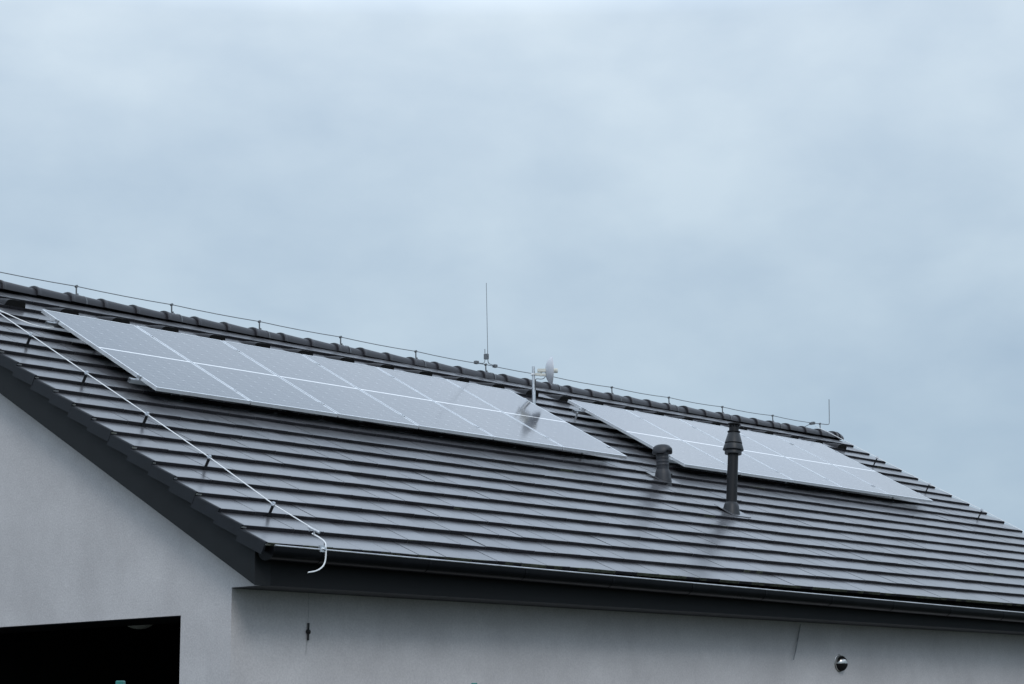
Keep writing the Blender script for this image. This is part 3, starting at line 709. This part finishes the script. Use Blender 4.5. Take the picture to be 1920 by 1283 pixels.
shell = [(RDI * k, bowl(k)) for k in (.08, .2, .3, .4, .5, .6, .7, .8, .88, .94, .98, 1)]
inner = [(RDI * k * .965, bowl(k) + .004) for k in (1, .97, .9, .8, .7, .6, .5, .4, .3, .2, .1)]
lathe(bm, shell + [(RDI + .004, dep + .001), (RDI + .004, dep + .006), (RDI - .003, dep + .006)] + inner, DC, BO, sides=48); link('dish', bm, M_white, r, smooth=True)
bm = bmesh.new(); lathe(bm, [(.020, .0045), (.020, .075), (.029, .078), (.030, .150), (.026, .156)], DC, BO, sides=24); link('feed_horn', bm, M_cream, r, smooth=True)

# ------------------------------------------------------------------ things on the walls
WV = Vector((8.97, YW, 2.307))
r = tag(empty('wall_vent', WV), 'round polished metal vent cowl on the long wall at lower right', 'wall vent')
bm = bmesh.new(); lathe(bm, [(.097, .001), (.097, .005), (.092, .008), (.075, .009)], WV, (0, -1, 0), sides=36); link('flange', bm, M_chrome, r, smooth=True)
bm = bmesh.new(); lathe(bm, [(.089 * math.cos(a * math.pi / 24) ** .9 + .001, .0092 + .086 * math.sin(a * math.pi / 24)) for a in range(12)] + [(.002, .0953)], WV, (0, -1, 0), sides=36)
for f in bm.faces:
    c = f.calc_center_median()
    if c.z < WV.z - .004 and c.y < YW - .02: f.material_index = 1  # lower half of the dome coloured black
link('hood', bm, [M_chrome, M_vent_black], r, smooth=True)
r = tag(empty('wall_bolt', (1.040, YW, 2.402)), 'small black bolt with a thin stem on the wall below the gutter corner', 'wall bolt')
bm = bmesh.new(); lathe(bm, [(.009, -.02), (.009, .055)], (1.040, YW - .012, 2.364), (0, 0, 1), sides=8); lathe(bm, [(.004, 0), (.017, .012), (.022, .026), (.017, .040), (.004, .05)], (1.040, YW - .012, 2.388), (0, 0, 1), sides=12); lathe(bm, [(.008, 0), (.009, .05)], (1.042, YW - .012, 2.436), (0, 0, 1), sides=8)
tube(bm, [(1.040, YW - .012, 2.412), (1.040, YW + .004, 2.412)], .006, 6); link('knob', bm, M_black, r, smooth=True)
bm = bmesh.new(); tube(bm, [(1.042, YW - .010, 2.482), (1.041, YW - .012, 2.739)], .0011, 5); link('stem', bm, mat('thin grey thread', (.24, .24, .25), .8, noise=(20, .1)), r)
bm = bmesh.new(); tube(bm, [(8.225, YW - .012, 2.712), (8.175, YW - .02, 2.61), (8.11, YW - .03, 2.47), (8.03, YW - .04, 2.325)], [.003, .006, .008, .006], 8)
tag(link('hanging_cable', bm, mat('faded cable', (.26, .27, .28), .7, noise=(15, .15)), smooth=True), 'thin grey cable end slanting down the wall from the soffit', 'cable')
LC = Vector((2.05, 4.20, 2.72))
r = tag(empty('ceiling_lamp', LC), 'unlit white dome lamp under the dark porch ceiling', 'ceiling lamp')
bm = bmesh.new(); lathe(bm, [(.175, 0.001), (.178, .012), (.172, .018)], LC, (0, 0, -1)); link('rim', bm, M_white, r, smooth=True)
bm = bmesh.new(); lathe(bm, [(.168 * math.cos(a * math.pi / 20), .0185 + .105 * math.sin(a * math.pi / 20)) for a in range(10)] + [(.002, .1235)], LC, (0, 0, -1)); link('glass', bm, M_opal, r, smooth=True)

# ------------------------------------------------------------------ fence posts in the foreground
def post(x, y, top, lb):
    r = tag(empty('fence_post', (x, y, 0), (0, 0, math.radians(42))), lb, 'fence post', 'green fence posts in front of the house')
    bm = bmesh.new(); box(bm, -.029, .029, -.02, .02, 0, top - .028); link('shaft', bm, M_teal, r, keep=True)
    bm = bmesh.new(); box(bm, -.031, .031, -.022, .022, top - .028, top - .004)
    v = [bm.verts.new(p) for p in ((-.031, -.022, top - .0039), (.031, -.022, top - .0039), (.031, .022, top - .0039), (-.031, .022, top - .0039))]
    w2 = [bm.verts.new((a.co.x * .85, a.co.y * .8, top + .001)) for a in v]; bm.faces.new(w2)
    for i in range(4): bm.faces.new((v[i], v[(i + 1) % 4], w2[(i + 1) % 4], w2[i]))
    link('cap', bm, M_tealcap, r, keep=True); return r
post(-3.348, -2.61, 1.892, 'green fence post top in front of the dark porch opening')
post(0.282, -1.94, 1.936, 'green fence post top in front of the long grey wall')
